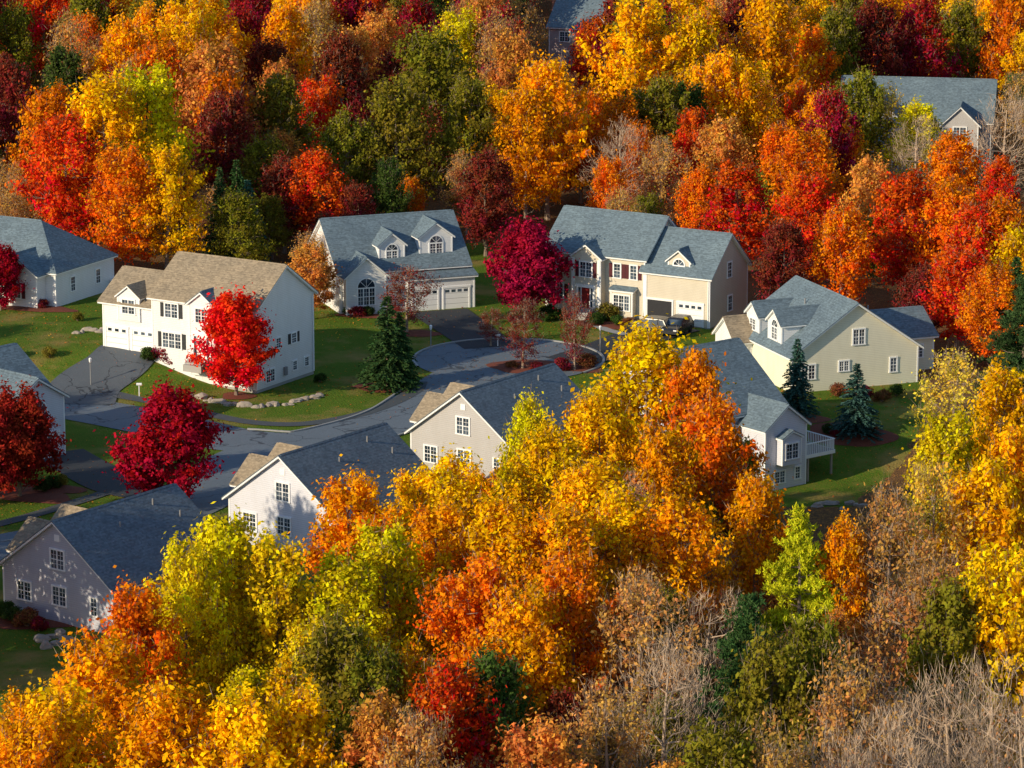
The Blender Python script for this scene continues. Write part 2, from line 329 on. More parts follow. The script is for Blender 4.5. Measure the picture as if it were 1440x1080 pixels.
# ---------------------------------------------------------------- house kit
BOXF=[(3,2,1,0),(4,5,6,7),(0,1,5,4),(1,2,6,5),(2,3,7,6),(3,0,4,7)]
class House:
    def __init__(s,name,X,Y,Z,phi):
        s.e=bpy.data.objects.new(name,None); COL.objects.link(s.e); s.e.location=(X,Y,Z); s.e.rotation_euler=(0,0,RAD(phi)); s.p={}
    def add(s,part,mat,verts,faces):
        d=s.p.setdefault(part,[[],[],[],[]]); b=len(d[0]); d[0]+=verts; d[1]+=[tuple(b+i for i in f) for f in faces]
        if mat not in d[2]: d[2].append(mat)
        d[3]+=[d[2].index(mat)]*len(faces)
    def box(s,part,mat,x0,x1,y0,y1,z0,z1):
        v=[(x0,y0,z0),(x1,y0,z0),(x1,y1,z0),(x0,y1,z0),(x0,y0,z1),(x1,y0,z1),(x1,y1,z1),(x0,y1,z1)]
        s.add(part,mat,v,BOXF)
    def body(s,wall,roof,x0,x1,y0,y1,zb,ze,pitch,axis='x',oh=.35,hipr=False,found=True):
        def T(u,v,z): return (u,v,z) if axis=='x' else (v,u,z)
        u0,u1,v0,v1=(x0,x1,y0,y1) if axis=='x' else (y0,y1,x0,x1)
        m=(v0+v1)/2; hw=(v1-v0)/2; zr=ze+hw*pitch
        v=[T(u0,v0,zb),T(u0,v1,zb),T(u0,v1,ze),T(u0,m,zr),T(u0,v0,ze),T(u1,v0,zb),T(u1,v1,zb),T(u1,v1,ze),T(u1,m,ze+.01 if hipr else zr),T(u1,v0,ze)]
        s.add('walls',wall,v,[(0,1,2,3,4),(5,9,8,7,6),(0,4,9,5),(1,6,7,2),(0,5,6,1)])
        if found: s.box('foundation','conc',x0+.03,x1-.03,y0+.03,y1-.03,zb-1.2,zb)
        for cx in (x0,x1):
            for cy in (y0,y1):
                sx=1 if cx==x0 else -1; sy=1 if cy==y0 else -1
                a,b_=sorted((cx-sx*.03,cx+sx*.11)); c,d=sorted((cy-sy*.03,cy+sy*.11)); s.box('corner_boards','trim',a,b_,c,d,zb+.01,ze-.02)
        for k,(mt,t0,t1,ex) in enumerate((('trim',0,.17,0),(roof,.175,.24,.04))):
            ua,ub=u0-oh-ex,u1+oh+ex; e=oh+ex; zz=ze-e*pitch+.03; zt=zr+.03; ur=ub-hw-e if hipr else ub
            for side in (-1,1):
                vee=(v0-e) if side<0 else (v1+e)
                q=[T(ua,vee,zz+t0),T(ub,vee,zz+t0),T(ur,m,zt+t0),T(ua,m,zt+t0),T(ua,vee,zz+t1),T(ub,vee,zz+t1),T(ur,m,zt+t1),T(ua,m,zt+t1)]
                s.add('roof' if k else 'roof_trim',mt,q,BOXF)
            if hipr:
                q=[T(ub,v0-e,zz+t0),T(ub,v1+e,zz+t0),T(ur,m,zt+t0),T(ub,v0-e,zz+t1),T(ub,v1+e,zz+t1),T(ur,m,zt+t1)]
                s.add('roof' if k else 'roof_trim',mt,q,[(2,1,0),(3,4,5),(0,1,4,3)])
        a,b_=u0-oh+.2,(u1-hw if hipr else u1+oh-.2)
        if b_-a>4:
            q=[T(a,m-.14,zr+.2),T(b_,m-.14,zr+.2),T(b_,m+.14,zr+.2),T(a,m+.14,zr+.2),T(a,m,zr+.33),T(b_,m,zr+.33)]
            s.add('roof_ridge',roof,q,[(0,1,5,4),(2,3,4,5),(1,2,5),(3,0,4)])
        return zr
    def fmap(s,f,pl):
        if f=='front': return lambda u,z,o:(u,pl-o,z)
        if f=='back': return lambda u,z,o:(-u,pl+o,z)
        if f=='left': return lambda u,z,o:(pl-o,-u,z)
        return lambda u,z,o:(pl+o,u,z)
    def pbox(s,part,mat,f,pl,u0,u1,z0,z1,o0,o1):
        if f in('left','back'): u0,u1=-u1,-u0
        g=s.fmap(f,pl); v=[g(u,z,o) for o in(o0,o1) for u,z in((u0,z0),(u1,z0),(u1,z1),(u0,z1))]
        s.add(part,mat,v,BOXF)
    def win(s,f,pl,u,z,w=.95,h=1.4,n=1,sh=None,arch=False):
        tot=w*n
        u0=u-tot/2; t=.1
        s.pbox('windows','glass',f,pl,u0,u0+tot,z-h/2,z+h/2,.0,.03)
        s.pbox('window_frames','trim',f,pl,u0-t,u0+tot+t,z+h/2,z+h/2+t*1.3,-.02,.09)
        s.pbox('window_frames','trim',f,pl,u0-t-.03,u0+tot+t+.03,z-h/2-t,z-h/2,-.02,.11)
        for k in range(n+1):
            uu=u0+k*w; s.pbox('window_frames','trim',f,pl,uu-(t if k==0 else .05),uu+(t if k==n else .05),z-h/2,z+h/2,-.02,.075)
        for k in range(n):
            a=u0+k*w+.052; b_=u0+(k+1)*w-.052
            s.pbox('muntins','trim',f,pl,a,b_,z-.03,z+.03,.03,.062)
            s.pbox('muntins','trim',f,pl,(a+b_)/2-.012,(a+b_)/2+.012,z-h/2+.01,z+h/2-.01,.03,.05)
            for dz in(-h/4,h/4): s.pbox('muntins','trim',f,pl,a,b_,z+dz-.011,z+dz+.011,.03,.046)
        if sh:
            for q in(-1,1):
                c=u+q*(tot/2+t+.23); s.pbox('shutters',sh,f,pl,c-.2,c+.2,z-h/2-.03,z+h/2+.05,.0,.05)
        if arch:
            g=s.fmap(f,pl); r=tot/2; z0=z+h/2+t*1.3; uc=u if f in('front','right') else -u
            for rr,o,mt,pt in((r+.12,.05,'trim','window_frames'),(r-.02,.07,'glass','windows')):
                vs=[g(uc,z0,o)]+[g(uc+rr*math.cos(k*math.pi/12),z0+rr*math.sin(k*math.pi/12),o) for k in range(13)]
                s.add(pt,mt,vs,[(0,k+1,k+2) for k in range(12)])
            for k in(3,6,9):
                a=k*math.pi/12; c,d=math.cos(a),math.sin(a)
                vs=[g(uc-.02*d,z0+.02*c,.08),g(uc+.02*d,z0-.02*c,.08),g(uc+r*c+.02*d,z0+r*d-.02*c,.08),g(uc+r*c-.02*d,z0+r*d+.02*c,.08)]
                s.add('muntins','trim',vs,[(0,1,2,3)])
    def garage(s,f,pl,u,w=2.7,h=2.2,z=0,openn=False):
        s.pbox('garage_trim','trim',f,pl,u-w/2-.16,u-w/2,z,z+h,-.02,.07); s.pbox('garage_trim','trim',f,pl,u+w/2,u+w/2+.16,z,z+h,-.02,.07)
        s.pbox('garage_trim','trim',f,pl,u-w/2-.2,u+w/2+.2,z+h,z+h+.2,-.02,.09)
        if openn: s.pbox('garage_shade_panel','dark',f,pl,u-w/2,u+w/2,z+.02,z+h,0,.015); return  # flat dark panel paints the shaded interior, no real opening
        n=4
        for k in range(n): s.pbox('garage_door','trim',f,pl,u-w/2,u+w/2,z+h*k/n+.02,z+h*(k+1)/n-.015,0,.03)
        s.pbox('garage_door_gaps','metal',f,pl,u-w/2,u+w/2,z,z+h,-.01,.012)
        m_=int(w/.65)
        for k in range(m_):
            c=u-w/2+(k+.5)*w/m_; s.pbox('garage_windows','glass',f,pl,c-.22,c+.22,z+h*.8,z+h*.93,.02,.04)
    def door(s,f,pl,u,z,mat='reddoor',steps=3,ped=True):
        s.pbox('door',mat,f,pl,u-.48,u+.48,z,z+2.1,0,.04)
        for q in(-1,1):
            s.pbox('door_sidelights','glass',f,pl,u+q*.72-.14,u+q*.72+.14,z+.1,z+2.05,0,.03)
            s.pbox('door_trim','trim',f,pl,u+q*.53-.045,u+q*.53+.045,z,z+2.12,-.02,.08); s.pbox('door_trim','trim',f,pl,u+q*.97-.1,u+q*.97+.1,z,z+2.12,-.02,.12)
        s.pbox('door_trim','trim',f,pl,u-1.15,u+1.15,z+2.12,z+2.4,-.02,.18)
        for k in range(steps): s.pbox('steps','conc',f,pl,u-1.05,u+1.05,z-.17*(k+1)-.5,z-.17*k-.02,.03,1.1+.3*k)
        for q in(-1,1):
            for o in(.3,1.0): s.pbox('railing','trim',f,pl,u+q*1.0-.03,u+q*1.0+.03,z-.02,z+.9,o,o+.06)
            s.pbox('railing','trim',f,pl,u+q*1.0-.03,u+q*1.0+.03,z+.9,z+.96,.1,1.08)
    def pipe(s,x,y,z,r=.07):
        V=[];F=[]; tube(V,F,[(x,y,z-.6),(x,y,z+.5)],[r,r],6); s.add('roof_vents','metal',[tuple(v) for v in V],F+[tuple(range(6,12))])
    def down(s,f,pl,u,z0,z1): s.pbox('downspouts','trim',f,pl,u-.05,u+.05,z0,z1,.03,.12)
    def done(s):
        for k,(v,f,m,mi) in s.p.items(): mkobj(k,v,f,[M[q] for q in m],mi,parent=s.e)
# --- white two-storey house (B)
B=House('white_colonial_house',-39.6,5.0,2.3,-31)
B.body('white','roofsun',0,6.3,.6,8.2,0,4.5,.65)
B.body('white','roofsun',6.3,18.3,0,9.6,-2.0,5.7,.68)
B.body('white','roofsun',1.9,4.5,.45,4,2.9,5.2,.75,'y',.2,found=False)
B.win('front',.45,3.2,4.3,.75,1.3,2)
for u in(1.65,4.75): B.garage('front',.6,u,2.5,2.1)
B.body('white','roofg',11.0,13.9,-.5,4,-1.2,5.6,.75,'y',.25,found=False)  # cross-gable roof in grey: its unlit slope is put in by colour
B.win('front',-.5,12.45,4.6,.7,1.3,2); B.door('front',-.5,12.45,.5,'trim',3)
B.win('front',0,8.6,4.6,.75,1.3,2,'shblk'); B.win('front',0,8.6,1.7,.72,1.4,3,'shblk')
for z in(1.7,4.6): B.win('front',0,16.2,z,.8,1.35,2,'shblk')
B.win('right',18.3,3.6,1.9,.8,.9,1); B.win('right',18.3,6.2,1.9,.8,.9,1,'shblk')
B.win('right',18.3,2.2,-1.0,.7,1.1,2); B.win('right',18.3,6.3,-.8,.7,.8,1); B.win('right',18.3,8.3,-.8,.7,.8,1)
B.pbox('utility_meter','metal','right',18.3,4.4,4.8,-1.4,-.6,.03,.25); B.down('front',0,18.1,-1.9,5.5); B.down('right',18.3,9.4,-1.9,5.5)
B.pipe(10,6.5,8); B.pipe(14.5,6.2,8.2); B.done()
# --- cape (C)
c=site(478,444); C=House('grey_roof_cape_house',c[0],c[1],0,20)
C.body('white','roofg',0,14,0,11.4,0,4.3,.78)
C.body('white','roofg',.3,4.6,-1.3,5,0,4.0,.85,'y',.3)
C.win('front',-1.3,2.45,1.9,.62,1.7,3,arch=True)
C.body('white','roofg',6.9,14.2,-1.5,3,0,3.3,.25,'x',.3)
for u in(8.8,12.2): C.garage('front',-1.5,u,2.7,2.2)
C.body('white','roofg',9.1,12.7,1.2,6.5,3.5,7.1,.75,'y',.25,found=False); C.win('front',1.2,10.9,5.9,.7,1.1,2,arch=True)
C.body('white','roofg',4.6,7.4,1.0,6,3.5,6.6,.8,'y',.25,found=False); C.win('front',1.0,6.0,5.5,.6,1.0,2,arch=True)
C.door('front',0,5.8,.5,'trim',2)
C.win('left',0,2.2,2.0,.6,1.6,2,arch=True); C.win('left',0,5.7,2.0,.8,1.4,2); C.win('left',0,5.7,5.4,.8,1.3,2); C.win('left',0,9,2,.8,1.4,2)
C.pipe(7,8,7.4); C.pipe(3,7.6,7.8); C.down('front',0,.1,0,3.9); C.done()
# --- beige colonial (D)
D=House('beige_colonial_house',3.5,33.6,0,-30)
D.body('beige','roofg',0,11.6,0,9,.2,6.4,.78)
D.body('beige','roofg',11.6,19.2,-.3,8.2,.1,5.3,.85)
D.body('beige','roofg',3.6,7.0,-1.0,4,.2,6.1,.72,'y',.25)
D.win('front',-1.0,5.3,4.9,.7,1.5,2,'shred'); D.door('front',-1.0,5.3,.9,'reddoor',4)
D.pbox('corner_pilaster','trim','front',-1.0,3.65,3.95,.2,6.0,0,.08); D.pbox('corner_pilaster','trim','front',-1.0,6.65,6.95,.2,6.0,0,.08)
for u in(1.7,8.4,10.3): D.win('front',0,u,4.9,.8,1.4,1,'shred')
D.win('front',0,1.7,2.1,.8,1.5,1,'shred')
D.body('beige','roofg',8.1,10.6,-.8,1,.4,2.9,.3,'x',.15); D.win('front',-.8,9.35,1.8,.62,1.5,3)
D.body('beige','roofg',14.1,16.6,.3,5,4,6.5,.8,'y',.25,found=False); D.win('front',.3,15.35,5.5,.6,1.0,2,arch=True)
D.garage('front',-.3,13.5,2.8,2.3,.1,True); D.garage('front',-.3,17.0,2.8,2.3,.1)
D.win('right',19.2,4.0,5.4,.9,1.5,1); D.win('right',19.2,4.2,1.9,.9,1.5,1); D.pbox('corner_pilaster','trim','front',-.3,11.7,12.0,.1,5.2,0,.07)
D.down('front',-.3,19.05,.1,5.1); D.win('left',0,3,4.9,.8,1.4); D.win('left',0,3,2.1,.8,1.4); D.pipe(8,6,9); D.done()
# --- cream house (H)
Hh=House('cream_gable_house',26.2,-4.3,0,21)
Hh.body('cream','roofg',0,13.2,0,13,0,3.5,.68,'y',.4)
Hh.win('front',0,6.9,4.9,.6,1.4,2); Hh.win('front',0,5.4,2.2,.5,.9,2); Hh.win('front',0,1.7,1.9,.7,1.3,2)
Hh.win('front',0,10.6,1.9,.7,1.3,1)
Hh.body('cream','roofg',12,17.2,4.5,11,0,3.3,.6,'x',.35); Hh.win('front',4.5,15.3,1.9,.7,1.2,2)
Hh.body('white','roofg',.4,6,3.2,6.2,3,5.8,.75,'x',.25,found=False); Hh.win('left',.4,4.7,4.8,.62,1.1,2,arch=True)
Hh.body('white','roofg',.4,6,8.2,11.0,3,5.6,.75,'x',.25,found=False); Hh.win('left',.4,9.6,4.7,.62,1.0,2)
Hh.body('white','roofsun',-1.8,5,8.8,13.4,0,3.2,.8,'x',.3); Hh.win('left',-1.8,11,2.0,.7,1.5,2); Hh.win('front',8.8,-.9,1.9,.5,1.3,1)
Hh.pipe(9.2,9,6.9); Hh.pipe(9.8,4,6.4); Hh.pipe(4.6,7,6.9); Hh.done()
# --- pale house with deck (I)
I=House('pale_house_with_deck',12.2,-33.7,0,38)
I.body('lilac','roofg',4.5,15,0,13,-2.7,3.7,.72)
I.body('lilac','roofg',9.6,14.4,-3.6,3,-2.7,2.9,.75,'y',.3)
I.win('front',-3.6,13.4,-1.4,.6,1.0,1); I.win('front',0,7,1.8,.8,1.4,2)
I.body('lilac','roofg',10.9,13.1,-4.4,-3.0,-.3,2.0,.5,'y',.15,found=False); I.win('front',-4.4,12,.9,.7,1.3,2); I.win('front',-3.6,11.3,-1.5,.6,1.0,2)
I.win('right',14.4,-1.8,.9,.8,1.4,1); I.win('right',14.4,-1.8,-1.5,.8,1.0,1)
I.box('deck','deckw',14.45,18,-3.4,1.5,-.35,-.1); I.box('deck','trim',14.45,18.04,-3.44,-3.4,-.4,-.08); I.box('deck','trim',18.0,18.04,-3.4,1.5,-.4,-.08)
for x,y in((17.8,-3.2),(17.8,1.2),(15,-3.2)): I.box('deck_posts','deckw',x-.08,x+.08,y-.08,y+.08,-3.6,-.35)
for k in range(22):
    y=-3.35+k*.22; I.box('deck_railing','trim',17.94,17.98,y,y+.05,-.08,.85)
for k in range(16):
    x=14.5+k*.22; I.box('deck_railing','trim',x,x+.05,-3.38,-3.34,-.08,.85)
I.box('deck_railing','trim',14.46,18.02,-3.42,-3.32,.86,.93); I.box('deck_railing','trim',17.93,18.03,-3.3,1.5,.86,.93)
I.pipe(8,8,7.6); I.done()
# --- three gable houses E,F,G
def gh(nm,cx,cy,wall,z0,roof='roofg2'):
    E=House(nm,cx-4.5,cy+3.3,z0,-37)
    E.body(wall,roof,0,11.2,0,12.8,0,3.6,.73,'y',.4)
    E.body(wall,'roofsun',-1.8,5.4,2.8,7.2,0,3.8,.8,'x',.3); E.body(wall,'roofsun',-3.2,5.4,7.8,12.4,0,3.4,.8,'x',.3)  # wing roofs take the sunlit tan, main roof the unlit grey
    E.win('front',0,5.7,4.9,.68,1.4,2); E.win('front',0,5.8,2.1,.68,1.35,2); E.win('front',0,2.2,1.9,.68,1.35,2); E.win('front',0,9.3,1.9,.65,1.3,1)
    E.win('right',11.2,4,2,.8,1.4,2); E.win('right',11.2,9,2,.8,1.4,2)
    E.pipe(7.4,5,6.5); E.pipe(6.6,9.5,7.2); E.pipe(8,11,6.2); E.down('right',11.2,.3,0,3.4)
    E.pbox('wall_vent','trim','front',0,5.45,5.95,6.3,6.8,0,.05)
    E.done()
gh('grey_gable_house',-33.7,-78,'grey',0); gh('white_gable_house',-18.2,-58.5,'lilac',0); gh('tan_gable_house',-4.2,-36.7,'tanw',0)
# --- left house with arched window (J)
J=House('white_garage_house',-43.3,-32.1,0,48)
J.body('lilac','roofg',-9,7,3,12,0,5.4,.68); J.body('lilac','roofg',0,6.2,0,6,0,5.3,.62,'y',.35)
J.garage('front',0,4.1,2.6,2.2); J.win('front',0,3.1,3.6,.7,1.3,3,arch=True); J.win('front',0,1.2,1.5,.6,1.2,1,'shblk')
for u in(-2,-5): J.win('front',3,u,4.1,.8,1.4,1,'shblk'); J.win('front',3,u,1.5,.8,1.4,1,'shblk')
J.win('right',7,6,4,.8,1.4); J.win('right',7,9,4,.8,1.4); J.pipe(2,9,7.3); J.done()
# --- A
c=site(80,436); A=House('white_ranch_house',c[0]-17*math.cos(RAD(28)),c[1]+17*math.sin(RAD(28)),2.3,-28)
A.body('white','roofg',0,17,0,10.4,0,3.6,.72,hipr=True); A.body('white','roofg',10.4,15.8,-1.6,5,0,3.4,.66,'y',.35)
A.win('front',-1.6,13.1,1.7,.75,1.5,2,'shred'); A.win('front',0,8,1.7,.8,1.4,2,'shred'); A.win('front',0,4,1.7,.8,1.4,2,'shred')
A.pbox('wall_vent','trim','front',-1.6,12.8,13.4,4.0,4.6,0,.05)
A.win('right',17,3,1.9,.8,1.4); A.win('right',17,7.5,1.9,.8,1.4); A.pbox('back_deck_rail','trim','right',17,9.6,10.3,0,1.2,.1,2.6); A.pipe(8,7,6.6); A.done()
# --- distant houses
c=site(64,284); K=House('pink_colonial_house',c[0]-15,c[1]+6,0,-24); K.body('pink','roofg2',0,16,0,10,0,5.6,.7); K.body('pink','roofg2',9,13,-1,4,0,5.4,.8,'y')
for u in(2,5,11,14.6):
    for z in(1.7,4.4): K.win('front',-1 if u==11 else 0,u,z,.8,1.4,1)
K.done()
c=site(1180,232); Q=House('large_slate_roof_house',c[0],c[1],0,-10); Q.body('tanw','roofg',0,19,0,11,0,5.8,.8); Q.body('tanw','roofg',3,8,-2,6,0,5.8,.95,'y'); Q.body('tanw','roofg',13,17.5,-1.5,6,0,5.6,.95,'y')
for u,p in((5.5,-2),(10.5,0),(15.2,-1.5)):
    for z in(1.8,4.6): Q.win('front',p,u,z,.8,1.4,2)
Q.done()
c=site(772,92); L=House('brick_chimney_house',c[0],c[1],0,-20); L.body('pink','roofg',0,15,0,10,0,5.8,.75); L.body('pink','roofg',6,11,-1.5,5,0,5.6,.85,'y')
L.box('chimney','brick',-1.1,-.05,4.4,5.6,-.5,12)
for u,p in((2.5,0),(8.5,-1.5),(13,0)): L.win('front',p,u,4.4,.8,1.4,2)
L.done()
c=site(1195,260); W=House('shingle_roof_cottage',c[0]+3,c[1]+6,0,20); W.body('tanw','roofg',0,10,0,8,0,3.4,.7); W.win('front',0,3,1.7,.8,1.4,2); W.done()
# ---------------------------------------------------------------- ground
def inpoly(x,y,P):
    r=False; j=len(P)-1
    for i in range(len(P)):
        a,b_=P[i],P[j]
        if (a[1]>y)!=(b_[1]>y) and x<(b_[0]-a[0])*(y-a[1])/(b_[1]-a[1])+a[0]: r=not r
        j=i
    return r
yard=[site(*p) for p in[(-120,425),(150,412),(300,430),(430,440),(640,345),(700,345),(770,400),(1060,445),(1070,480),(1310,540),(1300,600),(1270,650),(1190,720),(1060,715),(700,740),(450,830),(200,905),(95,1010),(-140,1020)]]
xs=np.concatenate([[-1500,-700,-300,-180],np.arange(-110,111,1.),[180,300,700,1500]]); ys=np.concatenate([[-900,-450,-250,-160],np.arange(-130,90,1.),np.arange(90,320,5.),[400,700,1500,4000]])
V=[];mask=[]
for y in ys:
    for x in xs:
        V.append((x,y,hgt(x,y))); mask.append(1. if inpoly(x,y,yard) else 0.)
nx=len(xs); mk=np.array(mask).reshape(len(ys),nx)
for _ in range(2): mk[1:-1,1:-1]=(mk[1:-1,1:-1]*2+mk[:-2,1:-1]+mk[2:,1:-1]+mk[1:-1,:-2]+mk[1:-1,2:])/6
F=[(j*nx+i,j*nx+i+1,(j+1)*nx+i+1,(j+1)*nx+i) for j in range(len(ys)-1) for i in range(nx-1)]
m,nt,b=newmat('ground')
at=N(nt,'ShaderNodeAttribute',attribute_name='lawn')
g=mixc(nt,noise(nt,.5,5),(.05,.115,.012),(.12,.20,.02)); g=mixc(nt,ramp(nt,noise(nt,.16,4),.5,.66),g,(.26,.20,.06)); g=mixc(nt,ramp(nt,noise(nt,7,2),.56,.72),g,(.20,.16,.04))
g=mixc(nt,ramp(nt,noise(nt,11,1),.66,.71),g,(.4,.16,.04))
lt=mixc(nt,noise(nt,1.3,5),(.05,.035,.02),(.22,.12,.06)); lt=mixc(nt,ramp(nt,noise(nt,6,2),.5,.65),lt,(.36,.17,.05))
ad=N(nt,'ShaderNodeMath',operation='MULTIPLY_ADD'); nt.links.new(noise(nt,.7,4),ad.inputs[0]); ad.inputs[1].default_value=.9; nt.links.new(at.outputs['Fac'],ad.inputs[2])
nt.links.new(mixc(nt,ramp(nt,ad.outputs[0],.9,1.02),lt,g),b.inputs['Base Color']); b.inputs['Roughness'].default_value=1; b.inputs['Specular IOR Level'].default_value=.05
bump(nt,b,noise(nt,5,4),.8,.15)
mkobj('ground',V,F,[m],attrs={'lawn':mk.ravel()},smooth=True)
# roads
def crom(P,step=.8):
    P=[np.array(p,float) for p in P]; P=[2*P[0]-P[1]]+P+[2*P[-1]-P[-2]]; out=[]
    for i in range(1,len(P)-2):
        a,b_,c,d=P[i-1:i+3]; n=max(2,int(np.linalg.norm(c-b_)/step))
        for k in range(n):
            t=k/n; out.append(.5*((2*b_)+(-a+c)*t+(2*a-5*b_+4*c-d)*t*t+(-a+3*b_-3*c+d)*t**3))
    out.append(P[-2]); return out
def ribbon(name,P,w,zo,mat,side=0,raised=0):
    pts=crom(P); V=[];F=[]; k=5
    for i,p in enumerate(pts):
        d=pts[min(i+1,len(pts)-1)]-pts[max(i-1,0)]; d/=np.linalg.norm(d); n=np.array([-d[1],d[0]])
        ww=w(i/len(pts)) if callable(w) else w
        for j in range(k):
            q=p+n*(side+ww*(j/(k-1)-.5)); V.append((q[0],q[1],hgt(q[0],q[1])+zo+(raised if 0<j<k-1 else 0)))
    if raised:
        for i in range(len(pts)):
            for j,src in((1,0),(3,4)): a=V[i*k+src]; V[i*k+j]=(a[0],a[1],a[2]+raised)
    for i in range(len(pts)-1):
        for j in range(k-1): F.append((i*k+j,i*k+j+1,(i+1)*k+j+1,(i+1)*k+j))
    return mkobj(name,V,F,[mat])
def blob(name,c,rx,ry,zo,mat,rot=0,dome=0,wob=.08,seed=0):
    rg=random.Random(seed); ph=[rg.uniform(0,6) for _ in range(3)]; V=[];F=[]; nr=5;na=48
    V.append((c[0],c[1],hgt(*c)+zo+dome))
    for i in range(1,nr+1):
        for k in range(na):
            a=2*math.pi*k/na; r=i/nr*(1+wob*math.sin(3*a+ph[0])+wob*.6*math.sin(5*a+ph[1])); u,v=rx*r*math.cos(a),ry*r*math.sin(a)
            x=c[0]+u*math.cos(rot)-v*math.sin(rot); y=c[1]+u*math.sin(rot)+v*math.cos(rot); V.append((x,y,hgt(x,y)+zo+dome*(1-(i/nr)**2)))
    for k in range(na): F.append((0,1+k,1+(k+1)%na))
    for i in range(nr-1):
        for k in range(na): a=1+i*na+k; b_=1+i*na+(k+1)%na; F.append((a,a+na,b_+na,b_))
    return mkobj(name,V,F,[mat])
S=site
r1=[S(660,532,0),S(622,555,0),S(570,588,0),S(500,611,0),S(420,626,0),S(330,622,0),S(240,603,0),S(150,585,0),S(60,570,0),S(-60,555,0)]
r2=[S(430,625,0),S(370,642,0),S(320,668,0),S(270,706,0),S(180,742,0),S(70,762,0),S(-80,790,0)]
ribbon('road',r1,7.6,.05,M['road']); ribbon('side_road',r2,7.4,.058,M['road'])
cc=S(715,509,0); blob('cul_de_sac_road',cc,9.2,9.2,.066,M['road'],wob=0)
ic=S(738,519,0); blob('island_bed',ic,3.4,3.0,.10,M['mulch'],dome=.25,seed=2)
ang=[cc+np.array([9.3*math.cos(a),9.3*math.sin(a)]) for a in np.linspace(RAD(200),RAD(-40),16)]
ribbon('kerb',ang,.22,.05,M['kerb'],raised=.13)
ribbon('kerb',r1[1:6],.2,.05,M['kerb'],side=-3.9,raised=.12); ribbon('kerb',r1[2:5],.2,.05,M['kerb'],side=3.9,raised=.12)
ribbon('sidewalk',[S(*p) for p in[(128,550),(200,566),(280,583),(350,597),(420,600),(490,590),(545,573),(583,553),(590,540)]],1.5,.07,M['walk'])
ribbon('sidewalk',[S(*p) for p in[(-30,748),(40,730),(100,712),(150,696),(185,684)]],1.4,.07,M['walk'])
ribbon('driveway',[S(186,492),S(165,515),S(120,548),S(105,572)],lambda t:6+1.5*t,.085,M['driveold'])
ribbon('driveway',[S(615,440),S(648,462),S(690,492)],lambda t:6.4-1.*t,.08,M['drive'])
ribbon('driveway',[S(952,462),S(915,472),S(850,496),S(800,512)],lambda t:6.2-.6*t,.08,M['drive'])
ribbon('driveway',[S(80,640),S(115,660),S(170,688),S(240,700)],5.,.078,M['drive'])
ribbon('front_walk',[S(828,454),S(850,466),S(880,474)],1.1,.09,M['kerb'])
for i,(p,rx,ry) in enumerate([((290,524),6,1.8),((335,560),1.6,1.5),((545,548),3.2,2.2),((738,452),2,1.6),((590,472),2.2,1.6),((800,520),3.6,2),((235,715),2,1.6),((1195,613),4,2.4),((1120,590),3,2),((55,438),4,1.6),((850,460),4,1.6),((40,700),4.2,2.2),((515,447),3.2,1.2),((45,880),4,1.6),((75,690),3,1.5)]):
    blob('mulch_bed',S(*p),rx,ry,.045,M['mulch'],dome=.08,seed=i,rot=random.uniform(-.5,.1))
# boulders
def rocks(name,pts,smin,smax,seed):
    rg=np.random.default_rng(seed); V=[];F=[]
    import bmesh
    for (x,y) in pts:
        bm=bmesh.new(); bmesh.ops.create_icosphere(bm,subdivisions=2,radius=1); s=rg.uniform(smin,smax); o=len(V); ph=rg.uniform(0,6,3); sc_=rg.uniform(.7,1.3,3)*[1,.8,.6]
        for v in bm.verts:
            c=np.array(v.co); k=1+.18*math.sin(3*c[0]+ph[0])+.18*math.sin(4*c[1]+ph[1])+.12*math.sin(5*c[2]+ph[2]); V.append((x+c[0]*k*s*sc_[0],y+c[1]*k*s*sc_[1],hgt(x,y)+.15*s+c[2]*k*s*sc_[2]))
        bm.verts.ensure_lookup_table()
        F+=[tuple(o+v.index for v in f.verts) for f in bm.faces]; bm.free()
    mkobj(name,V,F,[M['rock']])
arc=crom([S(*p) for p in[(272,560),(300,567),(350,575),(400,572),(448,560)]],.5)
rocks('boulder_wall',[(p[0]+random.uniform(-.25,.25),p[1]+random.uniform(-.5,.5)) for p in arc],.26,.58,3)
rocks('boulder_pile',[(S(x,y)) for x,y in[(60,905),(72,900),(85,898),(95,908),(78,910),(66,914)]],.35,.6,4)
rocks('boulder_edging',[(S(x,470+random.uniform(-3,3))) for x in range(108,150,8)],.3,.5,5)
rocks('boulder_row',[(S(x,718+random.uniform(-5,5))) for x in range(1150,1215,9)],.3,.55,6)
# ---------------------------------------------------------------- yard planting
def yt(c,r,h,w,p,lib=None,name=None,jit=1): x,y=S(c,r); return plant(x,y,h,w,p,lib,name,jit=jit)
YM=(DENSE,9,3.6,None)
PAL['r1']=(.85,.022,.012); PAL['c1']=(.44,.009,.03); PAL['c2']=(.48,.012,.06); PAL['d1']=(.40,.035,.02)
yt(333,560,9.6,8.2,'r1',YM,'red_maple_tree'); yt(236,718,10.0,9.0,'c1',YM,'crimson_maple_tree'); yt(738,452,10.2,9.0,'c2',YM,'crimson_maple_tree')
yt(28,702,9.4,7.6,'d1',YM,'dark_red_maple_tree'); yt(-12,715,8.5,6,'d1',YM,'dark_red_maple_tree'); yt(2,440,6.5,5,'c1',YM,'crimson_maple_tree')
TH=(SPARSE,15,5,'thin_autumn_tree')
yt(735,524,7.2,5,'D',TH); yt(808,524,8,4,'D',TH); yt(572,470,7,6.5,'D',TH); yt(440,432,8,6,'T',TH); yt(300,365,8,7,'T',TH); yt(690,490,4,3,'D',TH)
yt(545,550,9.0,6,'U'); yt(562,545,7.2,4.6,'U'); yt(1120,588,7.3,4.2,'S'); yt(1203,614,6.6,5,'S')
